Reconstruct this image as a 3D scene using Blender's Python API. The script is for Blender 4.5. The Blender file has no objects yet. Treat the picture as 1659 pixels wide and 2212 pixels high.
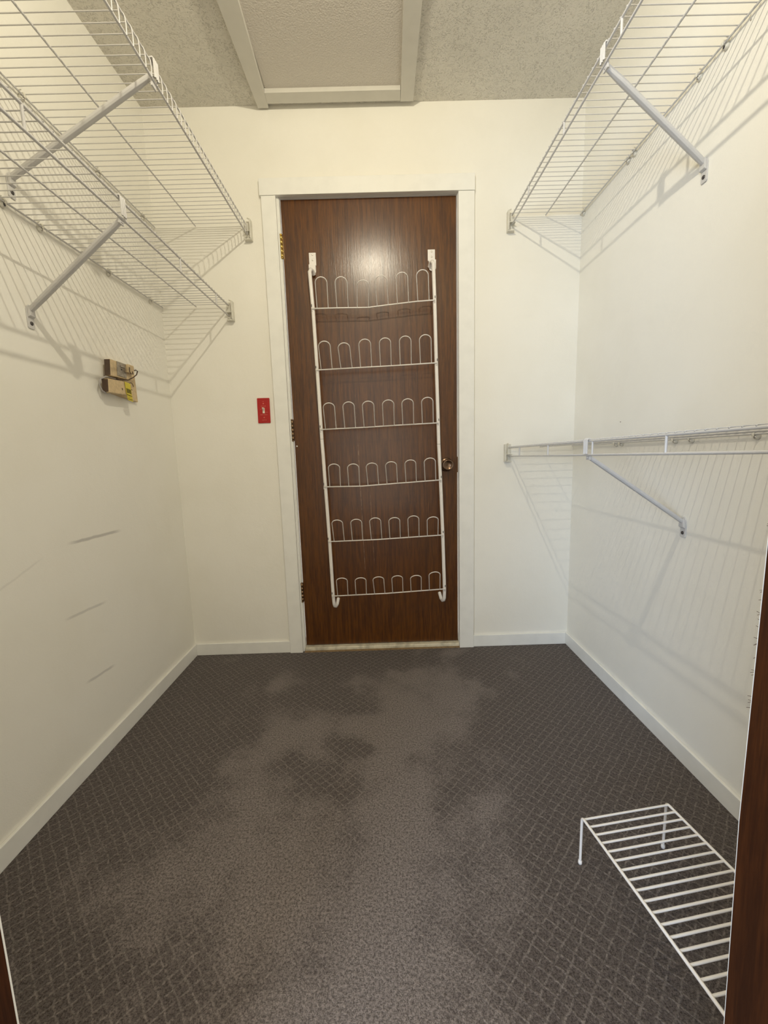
import bpy, math, random
from mathutils import Vector, Matrix
random.seed(4)
S = bpy.context.scene
C = S.collection
PI = math.pi

# ------------------------------------------------------------------ camera
cd = bpy.data.cameras.new('camera'); cam = bpy.data.objects.new('camera', cd); C.objects.link(cam)
cd.sensor_fit = 'VERTICAL'; cd.sensor_height = 36.0; cd.lens = 36.0 * 886.97 / 2212
cd.clip_start = 0.02; cd.clip_end = 50
rx = Vector((0.99952372, -0.00999742, -0.02919546)); up = Vector((0.03032071, 0.14209964, 0.98938786)); fw = Vector((0.00574266, 0.98980187, -0.14233509))
M = Matrix.Identity(4)
for i in range(3):
    M[i][0] = rx[i]; M[i][1] = up[i]; M[i][2] = -fw[i]
M.translation = Vector((0, -1.9102, 0.9577))
cam.matrix_world = M
S.camera = cam
# ------------------------------------------------------------------ world, light, exposure
W = bpy.data.worlds.new('world'); S.world = W; W.use_nodes = True
bg = W.node_tree.nodes['Background']; bg.inputs[0].default_value = (1.0, 0.93, 0.80, 1); bg.inputs[1].default_value = 1.6
LAMP = Vector((-0.005, -1.17, 2.275))
LAMP_W = 19.6; LAMP_COL = (1.0, 0.92, 0.72)
ad = bpy.data.lights.new('added_daylight_fill', 'AREA'); ad.shape = 'RECTANGLE'; ad.size = 1.3; ad.size_y = 1.3  # added bluish area light for assumed daylight through the opening; no window built
ad.energy = 80; ad.color = (0.50, 0.70, 1.0)
ao = bpy.data.objects.new('added_daylight_fill', ad); C.objects.link(ao)
ao.location = (-1.9, -4.3, 1.35)
ao.rotation_euler = (Vector((0.4, -0.8, 0.35)) - ao.location).to_track_quat('-Z', 'Y').to_euler()
vs = S.view_settings
vs.view_transform = 'Standard'; vs.look = 'None'; vs.gamma = 1; vs.use_curve_mapping = False
vs.exposure = 0.22
S.cycles.caustics_reflective = False; S.cycles.caustics_refractive = False; S.cycles.blur_glossy = 0.5

# ------------------------------------------------------------------ measures
XL, XR, ZC, YB = -0.935, 0.896, 2.386, 0.004
YF = -1.55                      # inner face of the wall with the opening
EYE = (0.0, 0.9577, -1.9102)

# ------------------------------------------------------------------ materials
def srgb(r, g, b):
    f = lambda c: (c / 255 / 12.92) if c / 255 <= 0.04045 else ((c / 255 + 0.055) / 1.055) ** 2.4
    return (f(r), f(g), f(b), 1)
class NT:
    def __init__(s, name, rough=0.5, metal=0.0, spec=0.5):
        s.m = bpy.data.materials.new(name); s.m.use_nodes = True; s.t = s.m.node_tree; s.n = s.t.nodes
        s.b = s.n['Principled BSDF']; s.b.inputs['Roughness'].default_value = rough; s.b.inputs['Metallic'].default_value = metal
        s.b.inputs['Specular IOR Level'].default_value = spec
        s.co = s.n.new('ShaderNodeTexCoord')
    def link(s, a, b): s.t.links.new(a, b)
    def val(s, sock, v):
        if isinstance(v, bpy.types.NodeSocket): s.link(v, sock)
        else: sock.default_value = v
    def math(s, op, a, b=0.0, c=0.0, clamp=False):
        n = s.n.new('ShaderNodeMath'); n.operation = op; n.use_clamp = clamp
        s.val(n.inputs[0], a); s.val(n.inputs[1], b)
        if op in ('MULTIPLY_ADD', 'COMPARE', 'SMOOTH_MIN'): s.val(n.inputs[2], c)
        return n.outputs[0]
    def pos(s):
        g = s.n.new('ShaderNodeNewGeometry'); return g.outputs['Position']
    def xyz(s, v):
        n = s.n.new('ShaderNodeSeparateXYZ'); s.link(v, n.inputs[0]); return n.outputs
    def noise(s, v, scale, detail=2, rough=0.5, sc=(1, 1, 1), out='Fac'):
        mp = s.n.new('ShaderNodeMapping'); s.link(v, mp.inputs[0]); mp.inputs['Scale'].default_value = sc
        n = s.n.new('ShaderNodeTexNoise'); s.link(mp.outputs[0], n.inputs['Vector'])
        n.inputs['Scale'].default_value = scale; n.inputs['Detail'].default_value = detail; n.inputs['Roughness'].default_value = rough
        return n.outputs[out]
    def ramp(s, v, lo, hi, a=0.0, b=1.0, smooth=True):
        n = s.n.new('ShaderNodeMapRange'); n.interpolation_type = 'SMOOTHSTEP' if smooth else 'LINEAR'
        s.val(n.inputs[0], v); n.inputs[1].default_value = lo; n.inputs[2].default_value = hi; n.inputs[3].default_value = a; n.inputs[4].default_value = b
        return n.outputs[0]
    def mix(s, f, a, b, mode='MIX'):
        n = s.n.new('ShaderNodeMix'); n.data_type = 'RGBA'; n.blend_type = mode
        s.val(n.inputs[0], f); s.val(n.inputs[6], a); s.val(n.inputs[7], b); return n.outputs[2]
    def bump(s, h, strength, dist):
        n = s.n.new('ShaderNodeBump'); n.inputs['Strength'].default_value = strength; n.inputs['Distance'].default_value = dist
        s.link(h, n.inputs['Height']); s.link(n.outputs[0], s.b.inputs['Normal'])
    def col(s, v): s.val(s.b.inputs['Base Color'], v)

def plain(name, c, rough=0.5, metal=0.0, var=0.06, sc=40, spec=0.5):
    t = NT(name, rough, metal, spec); p = t.pos()
    n = t.noise(p, sc, 3)
    dark = (c[0] * (1 - var * 3), c[1] * (1 - var * 3), c[2] * (1 - var * 3), 1)
    t.col(t.mix(t.ramp(n, 0.35, 0.75), c, dark)); return t.m

def wall_mat(name, c, scuffs=()):
    t = NT(name, 0.75, spec=0.25); p = t.pos()
    big = t.noise(p, 3.0, 3); fine = t.noise(p, 260, 2); mid = t.noise(p, 28, 3)
    base = t.mix(t.ramp(big, 0.35, 0.7), c, (c[0] * .965, c[1] * .96, c[2] * .945, 1))
    X = t.xyz(p)
    for (y0, z0, y1, z1, w, amt) in scuffs:      # scuff marks rubbed on the paint
        L = math.hypot(y1 - y0, z1 - z0); uy, uz = (y1 - y0) / L, (z1 - z0) / L
        dy = t.math('SUBTRACT', X[1], (y0 + y1) / 2); dz = t.math('SUBTRACT', X[2], (z0 + z1) / 2)
        u = t.math('ABSOLUTE', t.math('ADD', t.math('MULTIPLY', dy, uy), t.math('MULTIPLY', dz, uz)))
        v = t.math('ABSOLUTE', t.math('ADD', t.math('ADD', t.math('MULTIPLY', dy, -uz), t.math('MULTIPLY', dz, uy)), t.math('MULTIPLY', t.math('SUBTRACT', mid, 0.5), 0.006)))
        m = t.math('MULTIPLY', t.ramp(u, L * .3, L * .55, 1, 0), t.ramp(v, w * .3, w, amt, 0))
        base = t.mix(m, base, (c[0] * .35, c[1] * .34, c[2] * .36, 1))
    t.col(base)
    h = t.math('ADD', t.math('MULTIPLY', fine, 0.4), mid)
    t.bump(h, 0.25, 0.003); return t.m

M_wall = wall_mat('wall_paint', (0.90, 0.875, 0.80, 1))
M_wall_left = wall_mat('wall_paint_scuffed', (0.90, 0.875, 0.80, 1),
    [(-.706, .717, -.456, .711, .007, .5), (-.758, .500, -.575, .491, .006, .3), (-.712, .275, -.575, .262, .006, .35), (-.98, .64, -.80, .70, .004, .12)])
M_trim = plain('trim_paint', (0.88, 0.87, 0.82, 1), 0.4, var=0.015, sc=18)
M_wire = plain('white_vinyl_wire', (0.62, 0.605, 0.59, 1), 0.26, var=0.01)
M_rack = plain('white_enamel', (0.88, 0.84, 0.80, 1), 0.3, var=0.01)
M_clip = plain('aged_plastic', (0.72, 0.69, 0.60, 1), 0.45, var=0.04)
M_screw = plain('screw_steel', (0.10, 0.09, 0.09, 1), 0.45, 0.6)
M_screwn = plain('screw_nickel', (0.62, 0.58, 0.52, 1), 0.3, 0.9)
M_brass = plain('brass', (0.78, 0.55, 0.18, 1), 0.25, 1.0, var=0.05)
M_bronze = plain('aged_bronze', (0.30, 0.20, 0.12, 1), 0.38, 1.0, var=0.08)
M_knob = plain('knob_bronze', (0.17, 0.11, 0.075, 1), 0.27, 1.0, var=0.05)
M_red = plain('red_plastic', srgb(176, 26, 22), 0.35, var=0.03)
M_print = plain('pale_print', srgb(214, 120, 105), 0.6, var=0.02)
M_toggle = plain('ivory_toggle', (0.80, 0.74, 0.60, 1), 0.35, var=0.02)
M_beige = plain('beige_plastic', (0.66, 0.50, 0.29, 1), 0.5, var=0.06, sc=90)
M_steel = plain('dull_steel', (0.42, 0.38, 0.33, 1), 0.42, 0.7, var=0.1, sc=120)
M_cable_shade = plain('dark_cable_and_shade', (0.085, 0.05, 0.03, 1), 0.5)  # cable brown, also used on the plates that imitate shade in the cases
M_grey = plain('grey_cable', (0.38, 0.35, 0.33, 1), 0.45)
M_yellow = plain('yellow_tag', srgb(214, 196, 60), 0.5, var=0.03)
M_ink = plain('tag_ink', srgb(112, 102, 22), 0.6, var=0.03)
M_thresh = plain('threshold_paint', (0.78, 0.72, 0.56, 1), 0.35, var=0.12, sc=30)
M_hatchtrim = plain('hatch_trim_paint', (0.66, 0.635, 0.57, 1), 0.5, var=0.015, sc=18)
M_blue = plain('pale_peeling_paint', (0.70, 0.72, 0.76, 1), 0.4, var=0.02)
M_sub = plain('subfloor_edge', (0.30, 0.20, 0.10, 1), 0.8, var=0.1, sc=60)

t = NT('ceiling_texture', 0.9, spec=0.1); p = t.pos()
v1 = t.n.new('ShaderNodeTexVoronoi'); t.link(p, v1.inputs['Vector']); v1.inputs['Scale'].default_value = 95
n1 = t.noise(p, 190, 2, .5); n2 = t.noise(p, 45, 2)
h = t.math('ADD', t.math('MULTIPLY', t.ramp(n1, .52, .66), t.ramp(n2, .40, .60, .35, 1)), t.math('MULTIPLY', t.noise(p, 320, 2, .6), .5))
t.col(t.mix(t.ramp(t.noise(p, 4, 2), .3, .7), (0.76, 0.725, 0.65, 1), (0.70, 0.67, 0.60, 1)))
t.bump(h, 0.8, 0.0035); M_ceil = t.m
t = NT('hatch_texture', 0.9, spec=0.1); p = t.pos()
v1 = t.n.new('ShaderNodeTexVoronoi'); t.link(p, v1.inputs['Vector']); v1.inputs['Scale'].default_value = 170
t.col((0.68, 0.635, 0.57, 1)); t.bump(t.math('ADD', t.math('MULTIPLY', v1.outputs['Distance'], -.7), t.noise(p, 220, 3, .6)), 0.5, 0.003); M_hatch = t.m

def wood(name, c1, c2, rough, axis_sc, spec=0.5, streak=0.25, drips=()):
    t = NT(name, rough, spec=spec); p = t.pos()
    g = t.noise(p, 1.0, 5, .65, sc=axis_sc); g2 = t.noise(p, 1.0, 3, .6, sc=tuple(a * 4.2 for a in axis_sc)); big = t.noise(p, 2.2, 2)
    f = t.math('ADD', t.math('MULTIPLY', g, .65), t.math('MULTIPLY', g2, .35))
    c = t.mix(t.ramp(f, .36, .64), c1, c2)
    c = t.mix(t.ramp(big, .35, .7, 0, streak), c, (c1[0] * .6, c1[1] * .55, c1[2] * .5, 1))
    X = t.xyz(p)
    for (x0, z0, x1, z1, w, amt) in drips:       # pale dried drip lines on the veneer
        sl = (x1 - x0) / (z1 - z0)
        dx = t.math('ABSOLUTE', t.math('SUBTRACT', X[0], t.math('MULTIPLY_ADD', X[2], sl, x0 - sl * z0)))
        m = t.math('MULTIPLY', t.ramp(dx, w * .3, w, amt, 0), t.math('MULTIPLY', t.ramp(X[2], z0, z0 + .04), t.ramp(X[2], z1 - .06, z1, 1, 0)))
        m = t.math('MULTIPLY', m, t.ramp(t.noise(p, 60, 2), .4, .6, .3, 1))
        c = t.mix(m, c, (.45, .30, .20, 1))
    t.col(c)
    t.link(t.ramp(f, .3, .7, rough - .05, rough + .07), t.b.inputs['Roughness'])
    t.bump(f, 0.35, 0.0012); return t.m
M_door = wood('door_veneer', (0.130, 0.043, 0.002, 1), (0.054, 0.0150, 0.0006, 1), 0.48, (110, 30, 5.5), spec=0.22,
    drips=[(-.088, .38, -.10, 1.02, .0016, .5), (-.042, .42, -.052, .80, .0014, .35), (-.10, .9, -.104, 1.25, .0012, .2)])
cb = M_door.node_tree.nodes['Principled BSDF']; cb.inputs['Coat Weight'].default_value = .85; cb.inputs['Coat Roughness'].default_value = .235
for l_ in list(M_door.node_tree.links):
    if l_.to_socket.name == 'Normal' and l_.to_node == cb: M_door.node_tree.links.new(l_.from_socket, cb.inputs['Coat Normal'])
M_jamb = wood('jamb_wood', (0.070, 0.021, 0.005, 1), (0.028, 0.008, 0.002, 1), 0.55, (30, 60, 4), spec=.2)

# carpet: tufted lattice, rubbed flat along the walked path
t = NT('patterned_carpet', 0.95, spec=0.1); p = t.pos(); X = t.xyz(p)
wob = t.xyz(t.noise(p, 26, 2, out='Color'))
r2 = math.sqrt(.5); pitch = 0.0222
x_ = t.math('ADD', X[0], t.math('MULTIPLY', t.math('SUBTRACT', wob[0], .5), .0125)); y_ = t.math('ADD', X[1], t.math('MULTIPLY', t.math('SUBTRACT', wob[1], .5), .0125))
def cell(a):
    f = t.math('FRACT', t.math('ADD', t.math('DIVIDE', a, pitch), 200.0))
    return t.math('ABSOLUTE', t.math('SUBTRACT', f, .5))
u = cell(t.math('MULTIPLY', t.math('ADD', x_, y_), r2)); v = cell(t.math('MULTIPLY', t.math('SUBTRACT', y_, x_), r2))
edge = t.math('MAXIMUM', u, v)
line = t.ramp(edge, .37, .475)
worn = None
def blob(cx, cy, sx, sy, rot, amp):
    ca, sa = math.cos(rot), math.sin(rot)
    dx = t.math('SUBTRACT', X[0], cx); dy = t.math('SUBTRACT', X[1], cy)
    a = t.math('DIVIDE', t.math('ADD', t.math('MULTIPLY', dx, ca), t.math('MULTIPLY', dy, sa)), sx)
    b = t.math('DIVIDE', t.math('ADD', t.math('MULTIPLY', dx, -sa), t.math('MULTIPLY', dy, ca)), sy)
    d = t.math('ADD', t.math('MULTIPLY', a, a), t.math('MULTIPLY', b, b))
    return t.math('MULTIPLY', t.math('POWER', 2.718, t.math('MULTIPLY', d, -1.0)), amp)
blobs = [(.00, -1.02, .17, .45, -.10, 1.0), (.02, -.62, .20, .16, 0, .85), (.10, -.38, .20, .16, .3, .65), (-.30, -.98, .12, .36, .1, .75), (.28, -.52, .09, .22, 0, .5),
         (-.27, -.60, .12, .14, 0, .6), (.30, -.90, .07, .25, -.3, .55), (-.46, -.55, .13, .30, 0, .45), (.36, -.33, .09, .12, 0, .4), (-.60, -1.10, .16, .14, 0, .5), (-.42, -1.05, .10, .30, .1, .4),
         (-.13, -.28, .14, .08, 0, .5), (-.50, -.30, .10, .07, .2, .45), (.15, -.22, .10, .06, 0, .4), (-.42, -.20, .08, .05, 0, .3), (.30, -.05, .16, .05, 0, .4), (-.78, -.06, .16, .05, 0, .4), (-.03, -1.45, .25, .2, 0, .8), (.50, -.25, .08, .2, 0, .15),
         (-.10, -.68, .10, .05, -.3, -.75), (-.27, -.76, .08, .09, 0, -.6), (-.13, -.46, .13, .035, -.2, -.45), (.36, -.66, .09, .10, 0, -.55), (.06, -.75, .045, .05, 0, -.35), (-.22, -.38, .14, .05, 0, -.3)]
for bb in blobs:
    b_ = blob(*bb); worn = b_ if worn is None else t.math('ADD', worn, b_)
worn = t.math('ADD', worn, t.math('MULTIPLY', t.math('SUBTRACT', t.noise(p, 9, 4, .6), .5), 1.5))
worn = t.math('ADD', worn, t.math('MULTIPLY', t.math('SUBTRACT', t.noise(p, 3.2, 3, .55, sc=(1.6, .7, 1)), .5), 1.3))
worn = t.math('ADD', worn, t.math('MULTIPLY', t.math('SUBTRACT', t.noise(p, 60, 2, .6), .5), .35))
wm = t.ramp(worn, .05, 1.05)
fib = t.noise(p, 420, 3, .7); fib2 = t.noise(p, 190, 2, .6)
fk = t.ramp(t.math('ADD', t.math('MULTIPLY', fib, .55), t.math('MULTIPLY', fib2, .45)), .38, .62)
dark = t.mix(fk, (0.048, 0.037, 0.033, 1), (0.158, 0.130, 0.118, 1))
lite = t.mix(fk, (0.145, 0.122, 0.108, 1), (0.310, 0.268, 0.243, 1))
wornc = t.mix(fk, (0.098, 0.081, 0.073, 1), (0.325, 0.277, 0.255, 1))
lm = t.math('MULTIPLY', line, t.ramp(t.noise(p, 75, 2), .36, .6, .2, .8))
c = t.mix(lm, dark, lite)
c = t.mix(t.ramp(wm, 0, 1, 0, .93), c, wornc)
t.col(c)
hh = t.math('ADD', t.math('MULTIPLY', line, t.ramp(wm, 0, 1, 1.0, .1)), t.math('MULTIPLY', fk, .9))
t.bump(hh, 0.6, 0.004); M_carpet = t.m
M_carpet.node_tree.nodes['Principled BSDF'].inputs['Sheen Weight'].default_value = 0.15

# ------------------------------------------------------------------ mesh helpers
WORLD = {}
class MB:
    def __init__(s): s.v = []; s.f = []; s.sm = []
    def add(s, vs, fs, smooth=False):
        o = len(s.v); s.v += [tuple(q) for q in vs]; s.f += [tuple(i + o for i in f) for f in fs]; s.sm += [smooth] * len(fs); return s
    def box(s, x0, x1, y0, y1, z0, z1):
        v = [(x, y, z) for x in (x0, x1) for y in (y0, y1) for z in (z0, z1)]
        return s.add(v, [(0, 1, 3, 2), (4, 6, 7, 5), (0, 4, 5, 1), (2, 3, 7, 6), (0, 2, 6, 4), (1, 5, 7, 3)])
    def obox(s, c, ax, ay, az, hx, hy, hz):
        c = Vector(c); ax, ay, az = Vector(ax).normalized() * hx, Vector(ay).normalized() * hy, Vector(az).normalized() * hz
        v = [c + ax * i + ay * j + az * k for i in (-1, 1) for j in (-1, 1) for k in (-1, 1)]
        return s.add(v, [(0, 1, 3, 2), (4, 6, 7, 5), (0, 4, 5, 1), (2, 3, 7, 6), (0, 2, 6, 4), (1, 5, 7, 3)])
    def tube(s, path, r, n=8, flat=None):
        P = [Vector(q) for q in path]; k = len(P); vs = []; fs = []
        T = []
        for i in range(k):
            a = P[max(i - 1, 0)]; b = P[min(i + 1, k - 1)]; T.append((b - a).normalized())
        ref = Vector((0, 0, 1)) if abs(T[0].z) < .9 else Vector((0, 1, 0))
        N = (ref - T[0] * ref.dot(T[0])).normalized()
        for i in range(k):
            N = (N - T[i] * N.dot(T[i])).normalized(); B = T[i].cross(N)
            rr = r[i] if isinstance(r, (list, tuple)) else r
            for j in range(n):
                a = 2 * PI * j / n
                vs.append(P[i] + (N * math.cos(a) + B * math.sin(a)) * rr)
        for i in range(k - 1):
            for j in range(n):
                fs.append((i * n + j, i * n + (j + 1) % n, (i + 1) * n + (j + 1) % n, (i + 1) * n + j))
        s.add(vs, fs, True)
        s.add(vs[:n], [tuple(range(n))[::-1]]); s.add(vs[-n:], [tuple(range(n))]); return s
    def prism(s, pts, off):
        n = len(pts); o = Vector(off); v = [Vector(q) for q in pts] + [Vector(q) + o for q in pts]
        return s.add(v, [tuple(range(n))[::-1], tuple(range(n, 2 * n))] + [(i, (i + 1) % n, n + (i + 1) % n, n + i) for i in range(n)])
    def lathe(s, c, ax, prof, n=20):
        c = Vector(c); ax = Vector(ax).normalized(); a = ax.orthogonal().normalized(); b = ax.cross(a); vs = []; fs = []
        for (d, r) in prof:
            for j in range(n):
                t_ = 2 * PI * j / n; vs.append(c + ax * d + (a * math.cos(t_) + b * math.sin(t_)) * r)
        for i in range(len(prof) - 1):
            for j in range(n): fs.append((i * n + j, i * n + (j + 1) % n, (i + 1) * n + (j + 1) % n, (i + 1) * n + j))
        return s.add(vs, fs, True)
def place(o, wloc, parent):
    WORLD[o.name] = Vector(wloc)
    if parent is not None:
        o.parent = parent; o.location = Vector(wloc) - WORLD[parent.name]
    else: o.location = wloc
def obj(name, mb, mat, parent=None, bevel=0.0, label=None, kind=None, seg=2):
    xs = [[q[i] for q in mb.v] for i in range(3)]; c = Vector([(min(a) + max(a)) / 2 for a in xs])
    me = bpy.data.meshes.new(name); me.from_pydata([tuple(Vector(q) - c) for q in mb.v], [], mb.f)
    me.polygons.foreach_set('use_smooth', mb.sm); me.materials.append(mat); me.validate(); me.update()
    import bmesh
    bm = bmesh.new(); bm.from_mesh(me); bmesh.ops.recalc_face_normals(bm, faces=bm.faces); bm.to_mesh(me); bm.free()
    o = bpy.data.objects.new(name, me); C.objects.link(o); place(o, c, parent)
    if bevel: b = o.modifiers.new('bevel', 'BEVEL'); b.width = bevel; b.segments = seg; b.limit_method = 'ANGLE'
    if label: o['label'] = label
    if kind: o['kind'] = kind
    return o
def copy(o, wloc, parent):
    c = o.copy(); C.objects.link(c); c.parent = None; c.location = (0, 0, 0); place(c, wloc, parent); return c
def thing(name, label, cat, loc, group=None):
    o = bpy.data.objects.new(name, None); C.objects.link(o); o.empty_display_size = .05; place(o, loc, None)
    o['label'] = label; o['category'] = cat
    if group: o['group'] = group
    return o
def st(o, label, cat):
    o['kind'] = 'structure'; o['label'] = label; o['category'] = cat; return o
def arc(c, r, a0, a1, n, e1, e2):
    c = Vector(c); e1 = Vector(e1); e2 = Vector(e2)
    return [c + e1 * (r * math.cos(a0 + (a1 - a0) * i / n)) + e2 * (r * math.sin(a0 + (a1 - a0) * i / n)) for i in range(n + 1)]
def pf(x, z, y):      # the same sight line moved from the wall plane to depth y
    k = (y + 1.9102) / 1.9102
    return x * k, EYE[1] + (z - EYE[1]) * k

# ------------------------------------------------------------------ room shell
OXL, OXR, OZ = -0.407, 0.352, 2.04           # closet opening
st(obj('floor', MB().box(-2.6, 2.2, -4.9, 0.16, -0.05, 0.0), M_carpet), 'brown-grey carpet with a small diamond lattice, rubbed flat in the middle', 'carpet')
st(obj('ceiling', MB().box(XL - .12, XR + .12, -1.70, YB + .12, ZC, ZC + .08), M_ceil), 'grey-beige stippled ceiling around the hatch', 'ceiling')
st(obj('wall_left', MB().box(XL - .12, XL, -1.70, YB + .12, 0, ZC), M_wall_left), 'cream wall with scuff marks under the two left shelves', 'wall')
wr_ = st(obj('wall_right', MB().box(XR, XR + .12, -1.70, YB + .12, 0, ZC), M_wall), 'cream wall behind the two right shelves', 'wall')
DXL, DXR, DZ = -.412, .378, 2.062
wb = MB().box(XL, DXL, YB, YB + .12, 0, ZC).box(DXR, XR, YB, YB + .12, 0, ZC).box(DXL, DXR, YB, YB + .12, DZ, ZC)
st(obj('wall_back', wb, M_wall), 'cream wall around the brown door', 'wall')
wf = MB().box(XL, OXL - .022, YF - .15, YF, 0, ZC).box(OXR + .03, XR, YF - .15, YF, 0, ZC).box(OXL - .022, OXR + .03, YF - .15, YF, OZ + .02, ZC)
st(obj('wall_front', wf, M_wall), 'cream wall on both sides of the opening nearest the viewer', 'wall')
# the adjoining room beyond the opening (seen only from other positions)
st(obj('wall_outer', MB().box(-2.6, -1.06, YF - .15, YF - .03, 0, 2.44).box(1.02, 2.2, YF - .15, YF - .03, 0, 2.44), M_wall), 'pale wall of the adjoining room', 'wall')

# opening jambs: stained boards, leaning a little
def jamb(pts, side):
    v0, v1 = YF - .152, YF
    b = MB(); n = len(pts)
    for i in range(n - 1):
        (x0, z0), (x1, z1) = pts[i], pts[i + 1]; t_ = .020 * side
        b.add([(x0, v0, z0), (x0, v1, z0), (x1, v1, z1), (x1, v0, z1), (x0 + t_, v0, z0), (x0 + t_, v1, z0), (x1 + t_, v1, z1), (x1 + t_, v0, z1)],
              [(0, 1, 2, 3), (7, 6, 5, 4), (0, 4, 5, 1), (2, 6, 7, 3), (1, 5, 6, 2), (0, 3, 7, 4)])
    return b
JR = [(.3585, 0), (.3575, .30), (.3495, .58), (.3485, .9), (.3490, OZ)]
JL = [(-.410, 0), (-.404, .5), (-.404, OZ)]
jr = st(obj('trim_1', jamb(JR, 1), M_jamb), 'dark brown stained wooden jamb at the right edge of the picture', 'door jamb')
jl = st(obj('trim_2', jamb(JL, -1), M_jamb), 'dark brown stained wooden jamb in the bottom left corner', 'door jamb')
st(obj('trim_3', MB().box(-.404, .349, YF - .152, YF, OZ, OZ + .02), M_jamb), 'dark brown head jamb above the opening', 'door jamb')
def edge(pts, side, w):
    b = MB()
    for i in range(len(pts) - 1):
        (x0, z0), (x1, z1) = pts[i], pts[i + 1]; t_ = .018 * side; a, c_ = YF + .0003, YF + w
        b.add([(x0, a, z0), (x0, c_, z0), (x1, c_, z1), (x1, a, z1), (x0 + t_, a, z0), (x0 + t_, c_, z0), (x1 + t_, c_, z1), (x1 + t_, a, z1)],
              [(0, 1, 2, 3), (7, 6, 5, 4), (0, 4, 5, 1), (2, 6, 7, 3), (1, 5, 6, 2), (0, 3, 7, 4)])
    return b
obj('painted_edge', edge(JR, 1, .0009), M_trim, jr); obj('painted_edge', edge(JL, -1, .0022), M_trim, jl)
obj('paint_flake', MB().prism([(.3535, YF - .0005, .490), (.3535, YF - .012, .481), (.3540, YF - .010, .470), (.3545, YF - .001, .472)], (-.0008, 0, 0)), M_blue, jr, label='small pale blue flake of peeling paint')
hair = MB()
for i in range(26):
    z = .70 + .24 * random.random(); x = .3490; a = random.uniform(-.9, .9)
    hair.tube([(x + .002, YF + .001, z), (x - .0010 * random.random() - .0003, YF + .002 + .002 * random.random(), z + .003 * a)], .00022, 3)
obj('splintered_edge', hair, M_jamb, jr, kind='stuff')

# baseboards
H = .0586
def bb(name, mb, label): st(obj(name, mb, M_trim, bevel=.002), label, 'baseboard')
bb('baseboard_left', MB().box(XL, XL + .010, YF, YB, 0, H), 'cream baseboard along the left wall')
bb('baseboard_right', MB().box(XR - .010, XR, YF, YB, 0, H), 'cream baseboard along the right wall')
bb('baseboard_back_left', MB().box(XL + .010, -.4675, YB - .010, YB, 0, H), 'cream baseboard left of the brown door')
bb('baseboard_back_right', MB().box(.432, XR - .010, YB - .010, YB, 0, H), 'cream baseboard right of the brown door')

# door casing, jamb, stop
yc = -.012
def P(x, z): return pf(x, z, yc)
lo, li, ro, ri = P(-.4707, 0)[0], P(-.409, 0)[0], P(.4351, 0)[0], P(.366, 0)[0]
hz0, hz1 = P(0, 2.0467)[1], P(0, 2.113)[1]
st(obj('trim_4', MB().box(lo, li, yc, YB, 0, hz0), M_trim, bevel=.0015), 'cream casing board left of the brown door', 'door casing')
st(obj('trim_5', MB().box(ri, ro, yc, YB, 0, hz0), M_trim, bevel=.0015), 'cream casing board right of the brown door', 'door casing')
st(obj('trim_6', MB().box(P(-.476, 0)[0], P(.4365, 0)[0], yc - .003, YB, hz0 + .0008, hz1), M_trim, bevel=.0015), 'cream head casing board above the brown door', 'door casing')
fj = MB().box(-.412, -.399, YB + .0005, .12, 0, DZ - .001).box(.366, .378, YB + .0005, .12, 0, DZ - .001).box(-.399, .366, YB + .0005, .12, 2.049, DZ - .001)
st(obj('trim_7', fj, M_trim), 'cream inner frame that the brown door closes into', 'door frame')
sp = MB().box(-.399, -.3955, .008, .018, 0, 2.045).box(.3625, .366, .008, .018, 0, 2.045).box(-.3955, .3625, .008, .018, 2.041, 2.049)
st(obj('trim_8', sp, M_trim), 'thin cream bead around the brown door', 'door frame')
st(obj('trim_9', MB().box(-.396, .363, -.004, .06, .004, .021), M_thresh, bevel=.003), 'worn cream threshold strip under the brown door', 'threshold')
st(obj('trim_10', MB().box(-.397, .364, -.012, .06, .0002, .0042), M_sub), 'bare brown floor edge in front of the threshold', 'threshold')

# ------------------------------------------------------------------ door
door = st(obj('door_1', MB().box(-.3925, .3600, .020, .055, .024, 2.040), M_door, bevel=.001), 'dark brown wood veneer door with a wire shoe rack on it', 'door')
def hinge(zc, mat, xc=-.3965, y=.008, r=.0058, L=.045, lab=None):
    b = MB()
    for i in range(5):
        a = zc - L + 2 * L * i / 5 + .0006; b.lathe((xc, y, a), (0, 0, 1), [(0, 0), (0, r), (2 * L / 5 - .0012, r), (2 * L / 5 - .0012, 0)], 14)
    b.lathe((xc, y, zc + L), (0, 0, 1), [(0, r * .6), (.001, r * 1.15), (.004, r * 1.0), (.006, 0)], 14)
    b.lathe((xc, y, zc - L), (0, 0, -1), [(0, r * .6), (.001, r * 1.15), (.004, r * 1.0), (.006, 0)], 14)
    b.box(xc + .001, xc + .006, y + .002, y + .016, zc - L, zc + L)
    obj('hinge', b, mat, door, label=lab)
hinge(1.8505, M_brass, lab='bright brass hinge'); hinge(1.072, M_bronze, lab='dull bronze hinge'); hinge(.300, M_bronze, lab='dull bronze hinge')
kb = MB().lathe((.3085, .020, .895), (0, -1, 0), [(0, .032), (.003, .032), (.006, .028), (.008, .014), (.022, .0125), (.030, .020), (.040, .0262), (.050, .0270), (.056, .0245), (.0585, .0215), (.0575, .019), (.054, .015), (.0525, .008), (.052, 0)], 32)
obj('doorknob', kb, M_knob, door)
obj('latch_plate', MB().box(.3602, .3626, .0145, .040, .858, .930), M_bronze, door, label='dark latch plate on the door edge')
obj('paint_spot', MB().lathe((-.383, .0200, 1.0), (0, -1, 0), [(0, .0035), (.0006, .003), (.0009, 0)], 10), M_trim, door, label='dab of white paint')

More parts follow.
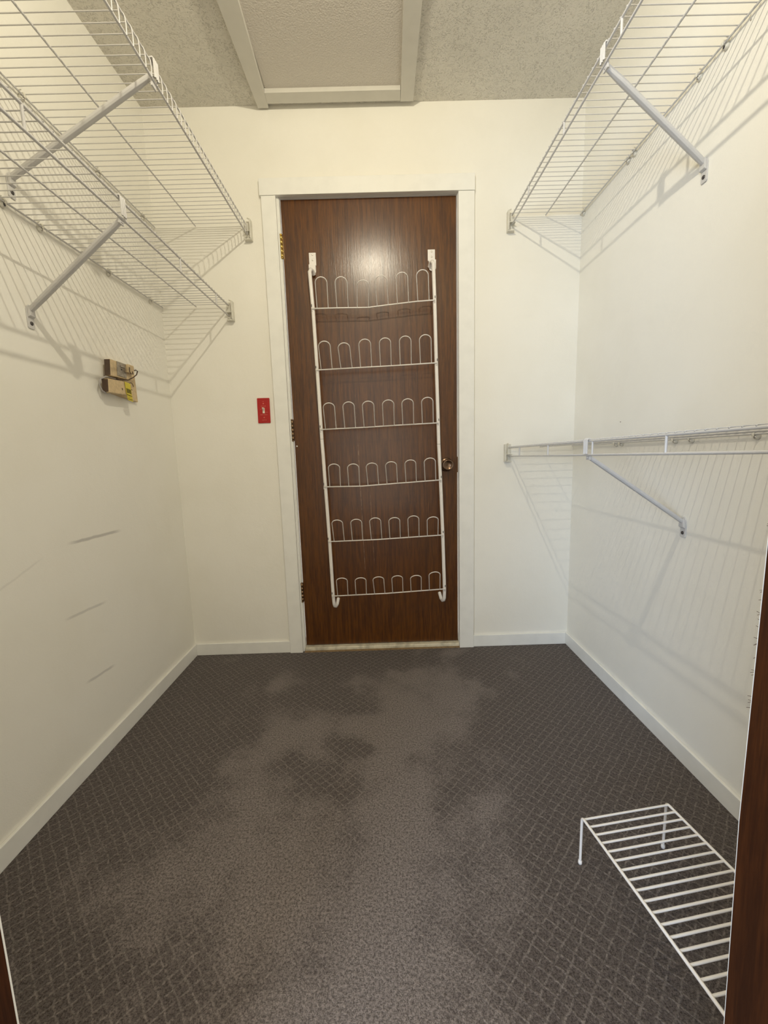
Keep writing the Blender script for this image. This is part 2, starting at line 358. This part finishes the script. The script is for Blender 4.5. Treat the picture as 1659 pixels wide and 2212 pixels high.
# ------------------------------------------------------------------ ceiling hatch
ZB = 2.368
ht = st(obj('trim_11', MB().box(-.405, .127, -.86, -.052, ZC - .0025, ZC - .0003), M_hatch), 'stippled grey-beige attic hatch panel in the ceiling', 'hatch')
kz = (ZB - EYE[1])
st(obj('trim_12', MB().prism([(-.4560, -.006, ZB), (-.4125, -.006, ZB), (-.4000, -.400, ZB), (-.3990, -.86, ZB), (-.4660, -.86, ZB), (-.4660, -.400, ZB)], (0, 0, ZC - ZB - .0003)), M_hatchtrim, bevel=.001), 'cream frame board along the left side of the ceiling hatch', 'hatch frame')
st(obj('trim_13', MB().prism([(.1270, -.022, ZB), (.1785, -.022, ZB), (.1765, -.86, ZB), (.1175, -.86, ZB), (.1175, -.400, ZB)], (0, 0, ZC - ZB - .0003)), M_hatchtrim, bevel=.001), 'cream frame board along the right side of the ceiling hatch', 'hatch frame')
st(obj('trim_14', MB().prism([(-.4125, -.027, ZB), (.1262, -.027, ZB), (.1245, -.0785, ZB), (-.4100, -.0785, ZB)], (0, 0, ZC - ZB - .0003)), M_hatchtrim, bevel=.001), 'cream frame board of the ceiling hatch nearest the brown door', 'hatch frame')
st(obj('trim_15', MB().box(-.398, .1170, -.86, -.80, ZB, ZC - .0028), M_hatchtrim, bevel=.001), 'cream frame board of the ceiling hatch farthest from the door', 'hatch frame')

# ------------------------------------------------------------------ assumed lamp on the ceiling (above the viewer, outside the picture)
M_absorber = plain('dark_light_absorber', (0.03, 0.022, 0.016, 1), 0.9, spec=0.1)  # near-black, so the added disc and the holder bounce little lamp light
lamp = thing('assumed_ceiling_lamp', 'assumed clear bulb on the ceiling under an added dark disc that blocks upward light', 'lamp', (LAMP.x, LAMP.y, ZC))
obj('lamp_holder', MB().lathe((LAMP.x, LAMP.y, ZC), (0, 0, -1), [(0, 0), (0, .055), (.012, .054), (.022, .038), (.045, .026), (.060, .022), (.060, 0)], 28), M_absorber, lamp)
obj('light_blocker', MB().lathe((LAMP.x, LAMP.y, 2.318), (0, 0, -1), [(0, .02), (.002, .125), (.010, .132), (.012, .130), (.004, .118), (.003, .02)], 36), M_absorber, lamp)  # unseen disc added to keep the bulb from lighting the ceiling above it
lp = bpy.data.lights.new('lamp_light', 'POINT'); lp.energy = LAMP_W; lp.color = LAMP_COL; lp.shadow_soft_size = 0.009
lo2 = bpy.data.objects.new('lamp_light', lp); C.objects.link(lo2); lo2.location = LAMP
t = NT('clear_glass'); tr = t.n.new('ShaderNodeBsdfTransparent'); gl = t.n.new('ShaderNodeBsdfGlossy'); gl.inputs['Roughness'].default_value = .02
lw_ = t.n.new('ShaderNodeLayerWeight'); lw_.inputs[0].default_value = .25; mx = t.n.new('ShaderNodeMixShader')
t.link(lw_.outputs['Fresnel'], mx.inputs[0]); t.link(tr.outputs[0], mx.inputs[1]); t.link(gl.outputs[0], mx.inputs[2]); t.link(mx.outputs[0], t.n['Material Output'].inputs[0]); M_bulb = t.m
obj('bulb', MB().lathe((LAMP.x, LAMP.y, ZC - .060), (0, 0, -1), [(0, .010), (.018, .013), (.030, .022), (.042, .0285), (.055, .030), (.068, .027), (.080, .017), (.0855, .006), (.086, 0)], 20), M_bulb, lamp)

# ------------------------------------------------------------------ wire shelves
def brace(sh, wx, sg, foot, top, rail_top, rail_low):
    """channel strut from a foot on the wall up to the front rails; sg = +1 when the shelf sticks out to +x"""
    f = Vector(foot); t_ = Vector(top); d = (t_ - f).normalized(); side = Vector((0, 1, 0)); side = (side - d * side.dot(d)).normalized(); nrm = d.cross(side)
    if nrm.z > 0: nrm = -nrm              # nrm points down and outwards
    b = MB()
    L = (t_ - f).length; n = 14; vs = []; fs = []
    # U-shaped section, closed side down, with rounded shoulders
    prof = [(-1, -.6), (-1, .25), (-.72, .8), (0, 1.0), (.72, .8), (1, .25), (1, -.6), (.72, -.6), (.72, .2), (0, .62), (-.72, .2), (-.72, -.6)]
    m = len(prof)
    for i in range(n + 1):
        s_ = i / n; w = .0088 * (1 - .32 * max(0, (s_ - .86) / .14)) * (1 - .15 * max(0, (.1 - s_) / .1)); h_ = .0070
        c = f + d * (L * s_)
        for (a, q) in prof: vs.append(c + side * (a * w) + nrm * (q * h_))
    for i in range(n):
        for j in range(m): fs.append((i * m + j, i * m + (j + 1) % m, (i + 1) * m + (j + 1) % m, (i + 1) * m + j))
    fs += [tuple(range(m))[::-1], tuple(range(n * m, n * m + m))]
    b.add(vs, fs, False)
    o = obj('support_brace', b, M_wire, sh, bevel=.0006, seg=1)
    # foot plate bent flat against the wall
    z0 = f.z - .048; z1 = f.z + .012; w = .011
    pl = MB()
    pts = [(-w, z0 + .003), (-w + .003, z0), (w - .003, z0), (w, z0 + .003), (w, z1 - .012), (w - .004, z1 - .003), (w - .009, z1 + .002), (-w + .009, z1 + .002), (-w + .004, z1 - .003), (-w, z1 - .012)]
    pl.prism([(wx, f.y + a, z) for a, z in pts], (sg * .0035, 0, 0))
    pl.prism([(wx + sg * .0035, f.y - w * .9, f.z - .020), (wx + sg * .0035, f.y + w * .9, f.z - .020), (wx + sg * .0035, f.y + w * .8, f.z + .006), (wx + sg * .0035, f.y - w * .8, f.z + .006)], (sg * .007, 0, .004))
    obj('foot_plate', pl, M_wire, o, bevel=.0012)
    obj('screw', MB().lathe((wx + sg * .0035, f.y, z0 + .014), (sg, 0, 0), [(0, .0052), (.0015, .005), (.0026, .0035), (.0016, .0015), (.0012, 0)], 14), M_screw, o, label='dark screw')
    # ribbed saddle that hooks over the front rails
    (rxx, rz), (qx, qz) = rail_top, rail_low; y = t_.y
    c = MB(); out = sg * .0055
    c.box(min(rxx + out, rxx + out + sg * .0025), max(rxx + out, rxx + out + sg * .0025), y - .0105, y + .0105, qz + .003, rz + .004)
    for k in (-1, 0, 1): c.tube([(rxx + out + sg * .0025, y + k * .0072, qz + .003), (rxx + out + sg * .0025, y + k * .0072, rz + .002), (rxx + sg * .003, y + k * .0072, rz + .0075), (rxx - sg * .003, y + k * .0072, rz + .006)], .0020, 8)
    c.box(min(rxx - sg * .004, rxx + out), max(rxx - sg * .004, rxx + out), y - .0105, y + .0105, rz + .0035, rz + .006)
    c.obox((rxx - sg * .003, y, qz - .006), (1, 0, 0), (0, 1, 0), (0, 0, 1), .0022, .010, .008)
    obj('rail_saddle', c, M_wire, o, bevel=.0006)
    return o
def wall_clip(sh, wx, sg, y, z, dark):
    b = MB()
    b.lathe((wx, y, z - .006), (sg, 0, 0), [(0, 0), (0, .0085), (.003, .0082), (.006, .0065), (.008, .004), (.008, 0)], 14)
    b.tube([(wx + sg * .002, y, z - .004), (wx + sg * .006, y, z + .006), (wx + sg * .010, y, z + .0055), (wx + sg * .0135, y, z), (wx + sg * .012, y, z - .005)], .0028, 8)
    b.tube([(wx + sg * .001, y - .0065, z - .002), (wx + sg * .005, y - .0065, z + .009), (wx + sg * .010, y - .0065, z + .010)], .0016, 6)
    o = obj('wall_clip', b, M_clip, sh)
    obj('screw', MB().lathe((wx + sg * .008, y + .001, z - .007), (sg, 0, 0), [(0, .0035), (.0012, .003), (.0018, 0)], 10), M_screw if dark else M_screwn, o)
def end_bracket(sh, sg, xf, zt, zb):
    # hollow moulded holder on the back wall that carries the tips of the two front rails
    y1, y0 = YB, YB - .026
    b = MB(); w0 = xf - sg * .0135; w1 = xf + sg * .0135
    cap = [(w1, zt + .006), (w1 + sg * .004, zt - .002), (w1 + sg * .004, zb + .006), (w1 + sg * .0025, zb), (w0 + sg * .006, zb), (w0 + sg * .010, zb + .016), (w0, zb + .032), (w0, zb + .034), (w0 + sg * .015, zb + .034), (w1 - sg * .002, zb + .022), (w1 - sg * .002, zt - .006), (w0 + sg * .010, zt + .001), (w0 + sg * .012, zt + .006)]
    b.box(min(w1, w1 + sg * .006), max(w1, w1 + sg * .006), y0, y1, zb + .004, zt)                                  # outer cheek
    b.box(min(w0 + sg * .004, w1 + sg * .006), max(w0 + sg * .004, w1 + sg * .006), y0 + .002, y1, zb, zb + .004)   # bottom lip
    b.box(min(w0, w1), max(w0, w1), y0 + .001, y1, zb + .0325, zb + .0350)                                          # shelf between the rails
    b.box(min(w0, w1), max(w0, w1), y1 - .0035, y1, zb + .002, zt)                                                  # back web
    b.tube([(w1 + sg * .001, y0 + .004, zt), (xf + sg * .006, y0 + .004, zt + .004)], .003, 8)
    obj('end_bracket', b, M_clip, sh, bevel=.0008, label='aged plastic holder on the back wall')

def shelf(label, wx, sg, depth, z, phase, fronty, struts, lip, drop, mids, braces, clips, shear=0.0, rail_r=.0032, yend=-1.535, brk=None):
    xf = wx + sg * depth
    sh = thing('wire_shelf', label, 'shelf', (wx, -.75, z), 'white wire shelves on the side walls')
    zz = lambda y: z - shear * y
    # lengthwise rails
    def rail(name, x, dz, r, y0, x0=None):
        return obj(name, MB().tube([(x, y0, zz(y0) + dz), (x, yend, zz(yend) + dz)], r, 10), M_wire, sh)
    wr = .00145
    rail('front_rail', xf - (sg * .0035 if lip else 0), -wr - rail_r * (.8 if lip else 1), rail_r * (.75 if lip else 1), fronty)
    rail('lower_rail', xf, -drop, rail_r, fronty)
    rail('back_rail', wx + sg * .009, -wr - .0026, .0026, -.003)
    for m in mids: rail('middle_rail', wx + sg * m, -wr - .0026, .0026, -.006)
    # cross wires
    b = MB()
    if lip:
        path = [(wx + sg * .003, 0, z), (xf - sg * .010, 0, z)] + [(xf - sg * .010 + sg * .0115 * math.sin(a), 0, z - .0115 + .0115 * math.cos(a)) for a in (.5, 1.0, 1.35, PI / 2)] + [(xf + sg * .0035, 0, z - drop * .6), (xf + sg * .0030, 0, z - drop - .002)]
        path[-3] = (xf + sg * .0025, 0, z - .012)
    else:
        path = [(wx + sg * .003, 0, z), (wx + sg * depth * .5, 0, z), (xf + sg * .001, 0, z), (xf + sg * .0032, 0, z - .0018)]
    y = -phase; first = None; k = 0
    while y > yend + .003:
        if first is None:
            b.tube([(a, y, c_ - shear * y) for a, _, c_ in path], wr, 6); first = obj('cross_wire', b, M_wire, sh); base = WORLD[first.name].copy(); y0 = y
        else:
            copy(first, base + Vector((0, y - y0, -shear * (y - y0))), sh)
        k += 1; y = -phase - .0254 * k
    for ys in struts:
        obj('rail_strut', MB().tube([(xf, ys, zz(ys) - .0045), (xf, ys, zz(ys) - drop)], .0031, 10), M_wire, sh)
    for (fy, fz, ty) in braces:
        brace(sh, wx, sg, (wx + sg * .006, fy, fz), (xf - sg * .002, ty, zz(ty) - drop - .004 if not lip else zz(ty) - drop + .016), (xf, zz(ty) - .004), (xf, zz(ty) - drop))
    for (cy, dk) in clips: wall_clip(sh, wx, sg, cy, zz(cy) - .004, dk)
    end_bracket(sh, sg, xf, z + .012, z + .012 - .080)
    return sh
SW, SE = -.931, .892
shelf('deep white wire shelf high on the left wall, with a closely looped front lip', XL, 1, .400, 1.937, .0164, -.014, [], True, .046, (.182,),
      [(-.730, 1.687, -.737)], [(-.085, 0), (-.350, 0), (-.653, 0), (-.95, 0), (-1.25, 0)])
shelf('lower white wire shelf on the left wall, above the open beige control box', XL, 1, .297, 1.6155, .0150, -.012, [-.149, -.448, -.748, -1.052, -1.355], False, .0490, (.155,),
      [(-.728, 1.366, -.765)], [(-.091, 0), (-.358, 0), (-.651, 0), (-.767, 1), (-1.05, 0), (-1.35, 0)])
shelf('upper white wire shelf on the right wall, up beside the ceiling', XR, -1, .304, 1.9445, .0198, -.012, [-.206, -.509, -.811, -1.115, -1.42], False, .0415, (.159,),
      [(-.698, 1.700, -.741)], [(-.02, 0), (-.335, 0), (-.371, 0), (-.656, 0), (-.742, 1), (-1.05, 0), (-1.35, 0)])
shelf('lower white wire shelf on the right wall, seen edge-on right of the doorknob', XR, -1, .304, .9690, .0170, -.012, [-.072 - .084, -.454, -.759, -1.056, -1.36], False, .0430, (.159,),
      [(-.719, .731, -.734)], [(-.347, 0), (-.383, 0), (-.661, 0), (-.726, 0), (-.932, 0), (-1.25, 0)], shear=.0125)

# ------------------------------------------------------------------ over-the-door shoe rack
rk = thing('shoe_rack', 'white wire shoe rack with six rows of loops hanging on the brown door', 'shoe rack', (.005, .018, .24))
LT = [(-.2756, 1.7314), (-.2694, 1.592), (-.2643, 1.3336), (-.2599, 1.0731), (-.2590, 1.0228), (-.2568, .9554), (-.2536, .8186), (-.2467, .5602), (-.2424, .2915), (-.2400, .2520)]
RT = [(.2526, 1.750), (.2560, 1.6029), (.2601, 1.3448), (.2658, 1.0846), (.2675, .9851), (.2737, .8304), (.2820, .5723), (.2878, .3090), (.2865, .2650)]
def upright(L, inn):
    (xt, zt), (xb, zb) = L[0], L[-1]
    path = [(xt + inn * .012, .010, zt + .004), (xt + inn * .009, -.004, zt + .013), (xt + inn * .004, -.020, zt + .012), (xt, -.029, zt)]
    path += [(x, -.030, z) for x, z in L[1:]]
    path += [(xb + inn * .002, -.026, zb - .012), (xb + inn * .006, -.016, zb - .018), (xb + inn * .012, -.004, zb - .010), (xb + inn * .015, .006, zb + .004), (xb + inn * .016, .016, zb + .010)]
    o = obj('upright_tube', MB().tube(path, .0079, 14), M_rack, rk)
    x, z = [(a, b_) for a, b_ in L if .90 < b_ < 1.03][0]
    obj('tube_joint', MB().lathe((x, -.030, z + .004), (0, 0, 1), [(0, .0076), (0, .0083), (.0016, .0083), (.0016, .0076)], 14), M_grey, o)
    return o
ul = upright(LT, 1); ur = upright(RT, -1)
def bracket(cx0, cx1, z0, z1, z2, dx):
    b = MB(); b.box(cx0, cx1, .0155, .0195, z1, z0)
    a0, a1 = cx0 + dx, cx1 + dx; w = (a1 - a0); cx = (a0 + a1) / 2
    pts = [(a0, z1 + .004), (a1, z1 + .004)] + [(cx + w / 2 * math.cos(a), z2 + w / 2 * .8 + w / 2 * .8 * math.sin(a)) for a in [0 - i * PI / 8 for i in range(9)]]
    b.prism([(x, .0185, z) for x, z in pts], (0, -.0075, 0))
    o = obj('mounting_bracket', b, M_rack, rk, bevel=.001)
    for zz in (z0 - .009, z0 - .030):
        obj('screw', MB().lathe(((cx0 + cx1) / 2 + .001, .0155, zz), (0, -1, 0), [(0, .0036), (.001, .0036), (.0018, .0026), (.0012, .0008), (.0009, 0)], 12), M_screwn, o)
bracket(-.2822, -.2520, 1.8263, 1.774, 1.735, -.0025); bracket(.2345, .2662, 1.8266, 1.780, 1.738, .0035)
BARS = [[(-.2727, 1.5794), (-.1672, 1.5791), (-.0293, 1.5776), (.0486, 1.5853), (.1782, 1.5966), (.2551, 1.6007)],
        [(-.2676, 1.3254), (-.0466, 1.3312), (.0855, 1.3348), (.2618, 1.3419)],
        [(-.2623, 1.0695), (-.0557, 1.0733), (.0792, 1.0782), (.2657, 1.0839)],
        [(-.2594, .8127), (-.0878, .8107), (.0727, .8187), (.2745, .8287)],
        [(-.2512, .5577), (-.0271, .5602), (.2815, .5729)],
        [(-.2449, .2942), (.0122, .2991), (.2887, .3124)]]
LOOPS = [[(-0.2503, 1.5813, -0.2025, 1.5808, -0.2168, 1.6671), (-0.165, 1.5807, -0.1167, 1.5807, -0.1363, 1.6655), (-0.078, 1.5797, -0.0301, 1.5796, -0.0477, 1.6507), (0.0075, 1.5823, 0.0551, 1.5864, 0.0244, 1.6667), (0.0949, 1.5894, 0.1428, 1.5934, 0.109, 1.6763), (0.1826, 1.5973, 0.2309, 1.6013, 0.1924, 1.6836)],
 [(-0.246, 1.3277, -0.1975, 1.329, -0.2164, 1.42), (-0.1589, 1.3288, -0.1103, 1.3325, -0.1368, 1.4111), (-0.073, 1.3319, -0.0241, 1.3344, -0.0494, 1.4234), (0.0142, 1.3346, 0.0614, 1.3363, 0.0349, 1.4259), (0.101, 1.3378, 0.1494, 1.3394, 0.1182, 1.4311), (0.1891, 1.3417, 0.2376, 1.3434, 0.201, 1.4344)],
 [(-0.2397, 1.0719, -0.1917, 1.0728, -0.2094, 1.1722), (-0.1531, 1.0739, -0.105, 1.0747, -0.1262, 1.174), (-0.0669, 1.0749, -0.0183, 1.0766, -0.0442, 1.1749), (0.0198, 1.0768, 0.0679, 1.0786, 0.0408, 1.1775), (0.1061, 1.0797, 0.1547, 1.0814, 0.1228, 1.1797), (0.1938, 1.0829, 0.2424, 1.0855, 0.2057, 1.1835)],
 [(-0.2328, 0.8151, -0.1838, 0.8141, -0.1987, 0.9167), (-0.1459, 0.8138, -0.0969, 0.8137, -0.1165, 0.9146), (-0.0584, 0.8144, -0.0098, 0.8166, -0.0373, 0.9162), (0.0283, 0.8178, 0.076, 0.82, 0.0457, 0.9193), (0.1149, 0.8221, 0.1622, 0.8243, 0.1291, 0.9246), (0.2021, 0.8263, 0.2507, 0.8294, 0.2129, 0.9302)],
 [(-0.2249, 0.5607, -0.1774, 0.5601, -0.1967, 0.6732), (-0.14, 0.5604, -0.092, 0.5608, -0.1131, 0.6738), (-0.0518, 0.5619, -0.0027, 0.5632, -0.0303, 0.6775), (0.0346, 0.563, 0.0832, 0.5653, 0.0539, 0.6762), (0.1216, 0.5665, 0.1702, 0.5683, 0.1376, 0.6812), (0.209, 0.5695, 0.2581, 0.5727, 0.2227, 0.6741)],
 [(-0.2201, 0.2968, -0.1711, 0.2967, -0.1876, 0.4101), (-0.133, 0.2974, -0.0839, 0.2988, -0.1039, 0.4087), (-0.0449, 0.2985, 0.0037, 0.3004, -0.0246, 0.4104), (0.0408, 0.3007, 0.0894, 0.3025, 0.0601, 0.4127), (0.128, 0.3037, 0.1767, 0.3071, 0.1439, 0.4114), (0.2148, 0.3073, 0.2649, 0.3107, 0.2279, 0.4249)]]
yb, yt = -.040, -.135
for bar, loops in zip(BARS, LOOPS):
    x0, z0 = bar[0]; x1, z1 = bar[-1]
    pa = [(x0 + .006, -.033, z0 - .010), (x0, -.039, z0 - .009), (x0 - .001, yb, z0)] + [(x, yb, z) for x, z in bar[1:-1]] + [(x1 + .001, yb, z1), (x1, -.039, z1 - .009), (x1 - .006, -.033, z1 - .010)]
    o = obj('crossbar', MB().tube(pa, .0027, 8), M_rack, rk)
    for (x, z, s_) in ((x0 - .001, z0 + .013, 1), (x1 + .002, z1 + .013, -1)):
        obj('slot_tab', MB().box(x - .0016, x + .0016, -.0385, -.034, z - .005, z + .005), M_screw, o, label='dark slot in the upright')
    for (ax, az, bx_, bz, cx, cz) in loops:
        w = (bx_ - ax); hw = w * .5
        A = Vector((ax, yb, az)); B = Vector((bx_, yb, bz)); T = Vector((cx, yt, cz)); mid = (A + B) / 2
        upv = (T - mid); Lh = upv.length; upn = upv / Lh; lat = (B - A).normalized()
        k = 1 - hw / Lh
        Lc = mid + upv * k
        pts = [A, A + (Lc - lat * hw - A) * .5] + arc(Lc, hw, PI, 0, 12, lat, upn) + [B + (Lc + lat * hw - B) * .5, B]
        obj('shoe_loop', MB().tube(pts, .0019, 8), M_rack, rk)

# ------------------------------------------------------------------ low wire stand on the floor
A = Vector((.436, -1.0865, .122)); dv = Vector((.142, -.99, 0)).normalized(); pv = Vector((.99, .142, 0)).normalized(); Wd = .2165; Ln = .345
stn = thing('wire_stand', 'low white wire shelf stand on the carpet by the right jamb', 'stand', (A.x + Wd / 2, A.y - Ln / 2, 0))
for s_ in (0, 1):
    o0 = A + pv * (Wd * s_); e = o0 + dv * Ln; r_ = .008
    pa = [(o0.x, o0.y, .0045), (o0.x, o0.y, .122 - r_)] + [o0 + dv * (r_ - r_ * math.cos(a)) + Vector((0, 0, -r_ + r_ * math.sin(a))) for a in (.4, .8, 1.2, PI / 2)]
    pa += [e - dv * r_ - dv * 0] + [e - dv * (r_ - r_ * math.sin(a)) + Vector((0, 0, -r_ + r_ * math.cos(a))) for a in (.4, .8, 1.2, PI / 2)] + [(e.x, e.y, .0045)]
    fr = obj('leg_frame', MB().tube(pa, .0030, 12), M_rack, stn)
    for q in (o0, e):
        obj('foot_cap', MB().lathe((q.x, q.y, .0005), (0, 0, 1), [(0, 0), (0, .0040), (.003, .0046), (.009, .0044), (.010, .0034)], 14), M_rack, fr)
w0 = None
for k in range(17):
    c0 = A + dv * (.0060 + .0194 * k)
    if w0 is None:
        w0 = obj('cross_wire', MB().tube([c0 + pv * .001, c0 + pv * (Wd - .001)], .0024, 8), M_rack, stn); b0 = WORLD[w0.name].copy()
    else: copy(w0, b0 + dv * (.0194 * k), stn)

# ------------------------------------------------------------------ red switch
sx, sz, sw_, shh = -.5195, 1.163, .0282, .0555
sw = thing('light_switch', 'red emergency switch plate on the back wall left of the door', 'switch', (sx, YB, sz))
pl = MB()
pts = [(-1, -.96), (-.93, -1), (.93, -1), (1, -.95), (1, .95), (.95, 1), (-.95, 1), (-1, .95)]
pl.prism([(sx + a * sw_ + .0008 * b_, YB, sz + b_ * shh) for a, b_ in pts], (0, -.0045, 0))
plate = obj('switch_plate', pl, M_red, sw, bevel=.0015)
tg = MB().box(sx - .0048, sx + .0048, YB - .0068, YB - .0044, sz - .012, sz + .012)
tg.prism([(sx - .0035, YB - .006, sz - .002), (sx - .0035, YB - .020, sz + .0095), (sx - .0035, YB - .0185, sz + .0125), (sx - .0035, YB - .006, sz + .009)], (.007, 0, 0))
obj('toggle', tg, M_toggle, sw, bevel=.0006)
for dz in (.0305, -.0305):
    obj('screw', MB().lathe((sx, YB - .0045, sz + dz), (0, -1, 0), [(0, .0030), (.0012, .0026), (.0018, .001), (.0018, 0)], 12), M_print, sw)
def text(body, size, loc, rot, mat, parent, name='lettering', ext=.00015):
    cu = bpy.data.curves.new('text', 'FONT'); cu.body = body; cu.size = size; cu.align_x = 'CENTER'; cu.align_y = 'CENTER'; cu.extrude = ext; cu.resolution_u = 2
    to = bpy.data.objects.new('text', cu); C.objects.link(to); to.matrix_world = Matrix.Translation(loc) @ rot
    bpy.context.view_layer.update()
    me = bpy.data.meshes.new_from_object(to.evaluated_get(bpy.context.evaluated_depsgraph_get())); me.transform(to.matrix_world)
    bpy.data.objects.remove(to)
    b = MB(); b.v = [tuple(v.co) for v in me.vertices]; b.f = [tuple(p_.vertices) for p_ in me.polygons]; b.sm = [False] * len(b.f)
    bpy.data.meshes.remove(me)
    return obj(name, b, mat, parent)
RX = Matrix.Rotation(PI / 2, 4, 'X')
yt_ = YB - .0047
text('OIL', .0050, (sx, yt_, sz + .0400), RX, M_print, sw); text('BURNER', .0058, (sx, yt_, sz + .0195), RX, M_print, sw)
text('EMERGENCY', .0056, (sx, yt_, sz - .0185), RX, M_print, sw); text('SWITCH', .0052, (sx, yt_, sz - .0420), RX, M_print, sw)
text('ON', .0050, (sx - .0125, yt_, sz + .006), RX, M_print, sw); text('OFF', .0050, (sx + .0135, yt_, sz - .008), RX, M_print, sw)

# ------------------------------------------------------------------ opened control box on the left wall
tb = thing('thermostat', 'opened beige plastic thermostat with loose wires on the left wall', 'thermostat', (XL, -.35, 1.24))
base = MB().prism([(XL, -.425, 1.305), (XL, -.420, 1.190), (XL, -.278, 1.178), (XL, -.282, 1.300)], (.012, 0, 0))
bp = obj('base_plate', base, M_beige, tb, bevel=.0015)
obj('mount_ring', MB().tube([(-.9222, -.312 + .013 * math.cos(a), 1.232 + .013 * math.sin(a)) for a in [i * .5 for i in range(11)]], .0009, 6), M_cable_shade, bp)
up_ = MB().prism([(-.922, -.452, 1.300), (-.922, -.458, 1.244), (-.922, -.338, 1.248), (-.922, -.330, 1.300)], (.019, 0, 0))
uo = obj('upper_case', up_, M_beige, tb, bevel=.002)
mp = MB().prism([(-.9028, -.419, 1.2995), (-.9028, -.424, 1.2515), (-.9028, -.372, 1.2500), (-.9028, -.368, 1.2990)], (.0022, 0, 0)).box(-.901, -.897, -.405, -.380, 1.283, 1.2885)
obj('cavity_shade', MB().prism([(-.9215, -.4525, 1.2985), (-.9215, -.4585, 1.2455), (-.9035, -.4590, 1.2460), (-.9035, -.4530, 1.2980)], (0, -.0022, 0)), M_cable_shade, uo, label='dark plate standing in for the shaded inside of the upper case')  # shade of the open upper case put in as a dark plate
obj('metal_plate', mp, M_steel, uo, bevel=.0005)
obj('screw', MB().lathe((-.9006, -.398, 1.275), (1, 0, 0), [(0, .003), (.001, .0028), (.0014, 0)], 10), M_screw, uo, label='dark screw')
obj('relay_block', MB().prism([(-.903, -.369, 1.3000), (-.903, -.377, 1.270), (-.903, -.352, 1.268), (-.903, -.336, 1.276), (-.903, -.336, 1.300)], (.012, 0, 0)), M_beige, uo, bevel=.003)
lw = MB().prism([(-.922, -.476, 1.232), (-.922, -.480, 1.186), (-.922, -.385, 1.190), (-.922, -.378, 1.236)], (.021, 0, 0))
lo_ = obj('lower_case', lw, M_beige, tb, bevel=.002)
obj('cavity_shade', MB().prism([(-.9215, -.4765, 1.2300), (-.9215, -.4805, 1.1880), (-.9030, -.4810, 1.1885), (-.9030, -.4770, 1.2295)], (0, -.0030, 0)), M_cable_shade, lo_, label='dark plate standing in for the shaded inside of the upper case')  # dark sheet in place of the shaded hollow of the lower case
obj('case_slot', MB().prism([(-.9011, -.408, 1.211), (-.9011, -.408, 1.204), (-.9011, -.404, 1.204), (-.9011, -.404, 1.211)], (.0006, 0, 0)), M_cable_shade, lo_)
obj('cable_loop', MB().tube([(-.903, -.366, 1.275), (-.896, -.341, 1.281), (-.894, -.321, 1.288), (-.894, -.311, 1.286), (-.895, -.318, 1.272), (-.899, -.337, 1.258), (-.905, -.360, 1.246), (-.908, -.389, 1.242), (-.908, -.42, 1.240)], .0019, 8), M_cable_shade, tb, label='dark brown loose cable')
obj('cable_loop', MB().tube([(-.888, -.370, 1.288), (-.888, -.371, 1.273), (-.888, -.366, 1.267), (-.889, -.350, 1.268), (-.890, -.352, 1.277)], .0014, 8), M_cable_shade, tb, label='short bent brown wire')
obj('cable_loop', MB().tube([(-.915, -.40, 1.238), (-.914, -.44, 1.241), (-.915, -.468, 1.239), (-.918, -.492, 1.228), (-.920, -.497, 1.208), (-.918, -.490, 1.190), (-.914, -.478, 1.184)], .0030, 8), M_grey, tb, label='grey cable bent round the lower case')
tag_ = MB(); tv = []
for i in range(9):
    f = i / 8; z = 1.236 - .064 * f; xo = -.8995 + .006 * max(0, f - .55) ** 1.0
    tv += [(xo, -.391 + .004 * f, z), (xo, -.357 + .001 * f, z - .003)]
tf = [(2 * i, 2 * i + 1, 2 * i + 3, 2 * i + 2) for i in range(8)]
tag_.add(tv, tf); tag_.add([(a + .0006, b_, c_) for a, b_, c_ in tv], [q[::-1] for q in tf])
tg_ = obj('yellow_tag', tag_, M_yellow, tb, label='yellow paper tag printed with dark lettering')
ink = MB()
for (f0, f1, a0, a1) in ((.33, .60, .1, .9), (.66, .74, .05, .95), (.80, .84, .1, .8), (.88, .95, .12, .9)):
    n = 9
    for i in range(n):                       # dark blurred rows of print, letter by letter
        u0 = a0 + (a1 - a0) * i / n; u1 = u0 + (a1 - a0) / n * .78
        g0 = f0 + .02 * random.random(); g1 = f1 - .03 * random.random()
        def q(u_, f): return (-.8984 + .006 * max(0, f - .55), -.391 + .004 * f + .034 * u_, 1.236 - .064 * f - .003 * u_)
        ink.add([q(u0, g0), q(u1, g0), q(u1, g1), q(u0, g1)], [(0, 1, 2, 3)])
obj('lettering', ink, M_ink, tg_)

# small marks on the right wall
obj('nail_head', MB().lathe((XR, -.364, 1.046), (-1, 0, 0), [(0, .0022), (.0012, .002), (.0016, 0)], 10), M_steel, wr_)
obj('nail_head', MB().lathe((XR, -.808, 1.932), (-1, 0, 0), [(0, .0020), (.0010, .0018), (.0014, 0)], 10), M_steel, wr_)
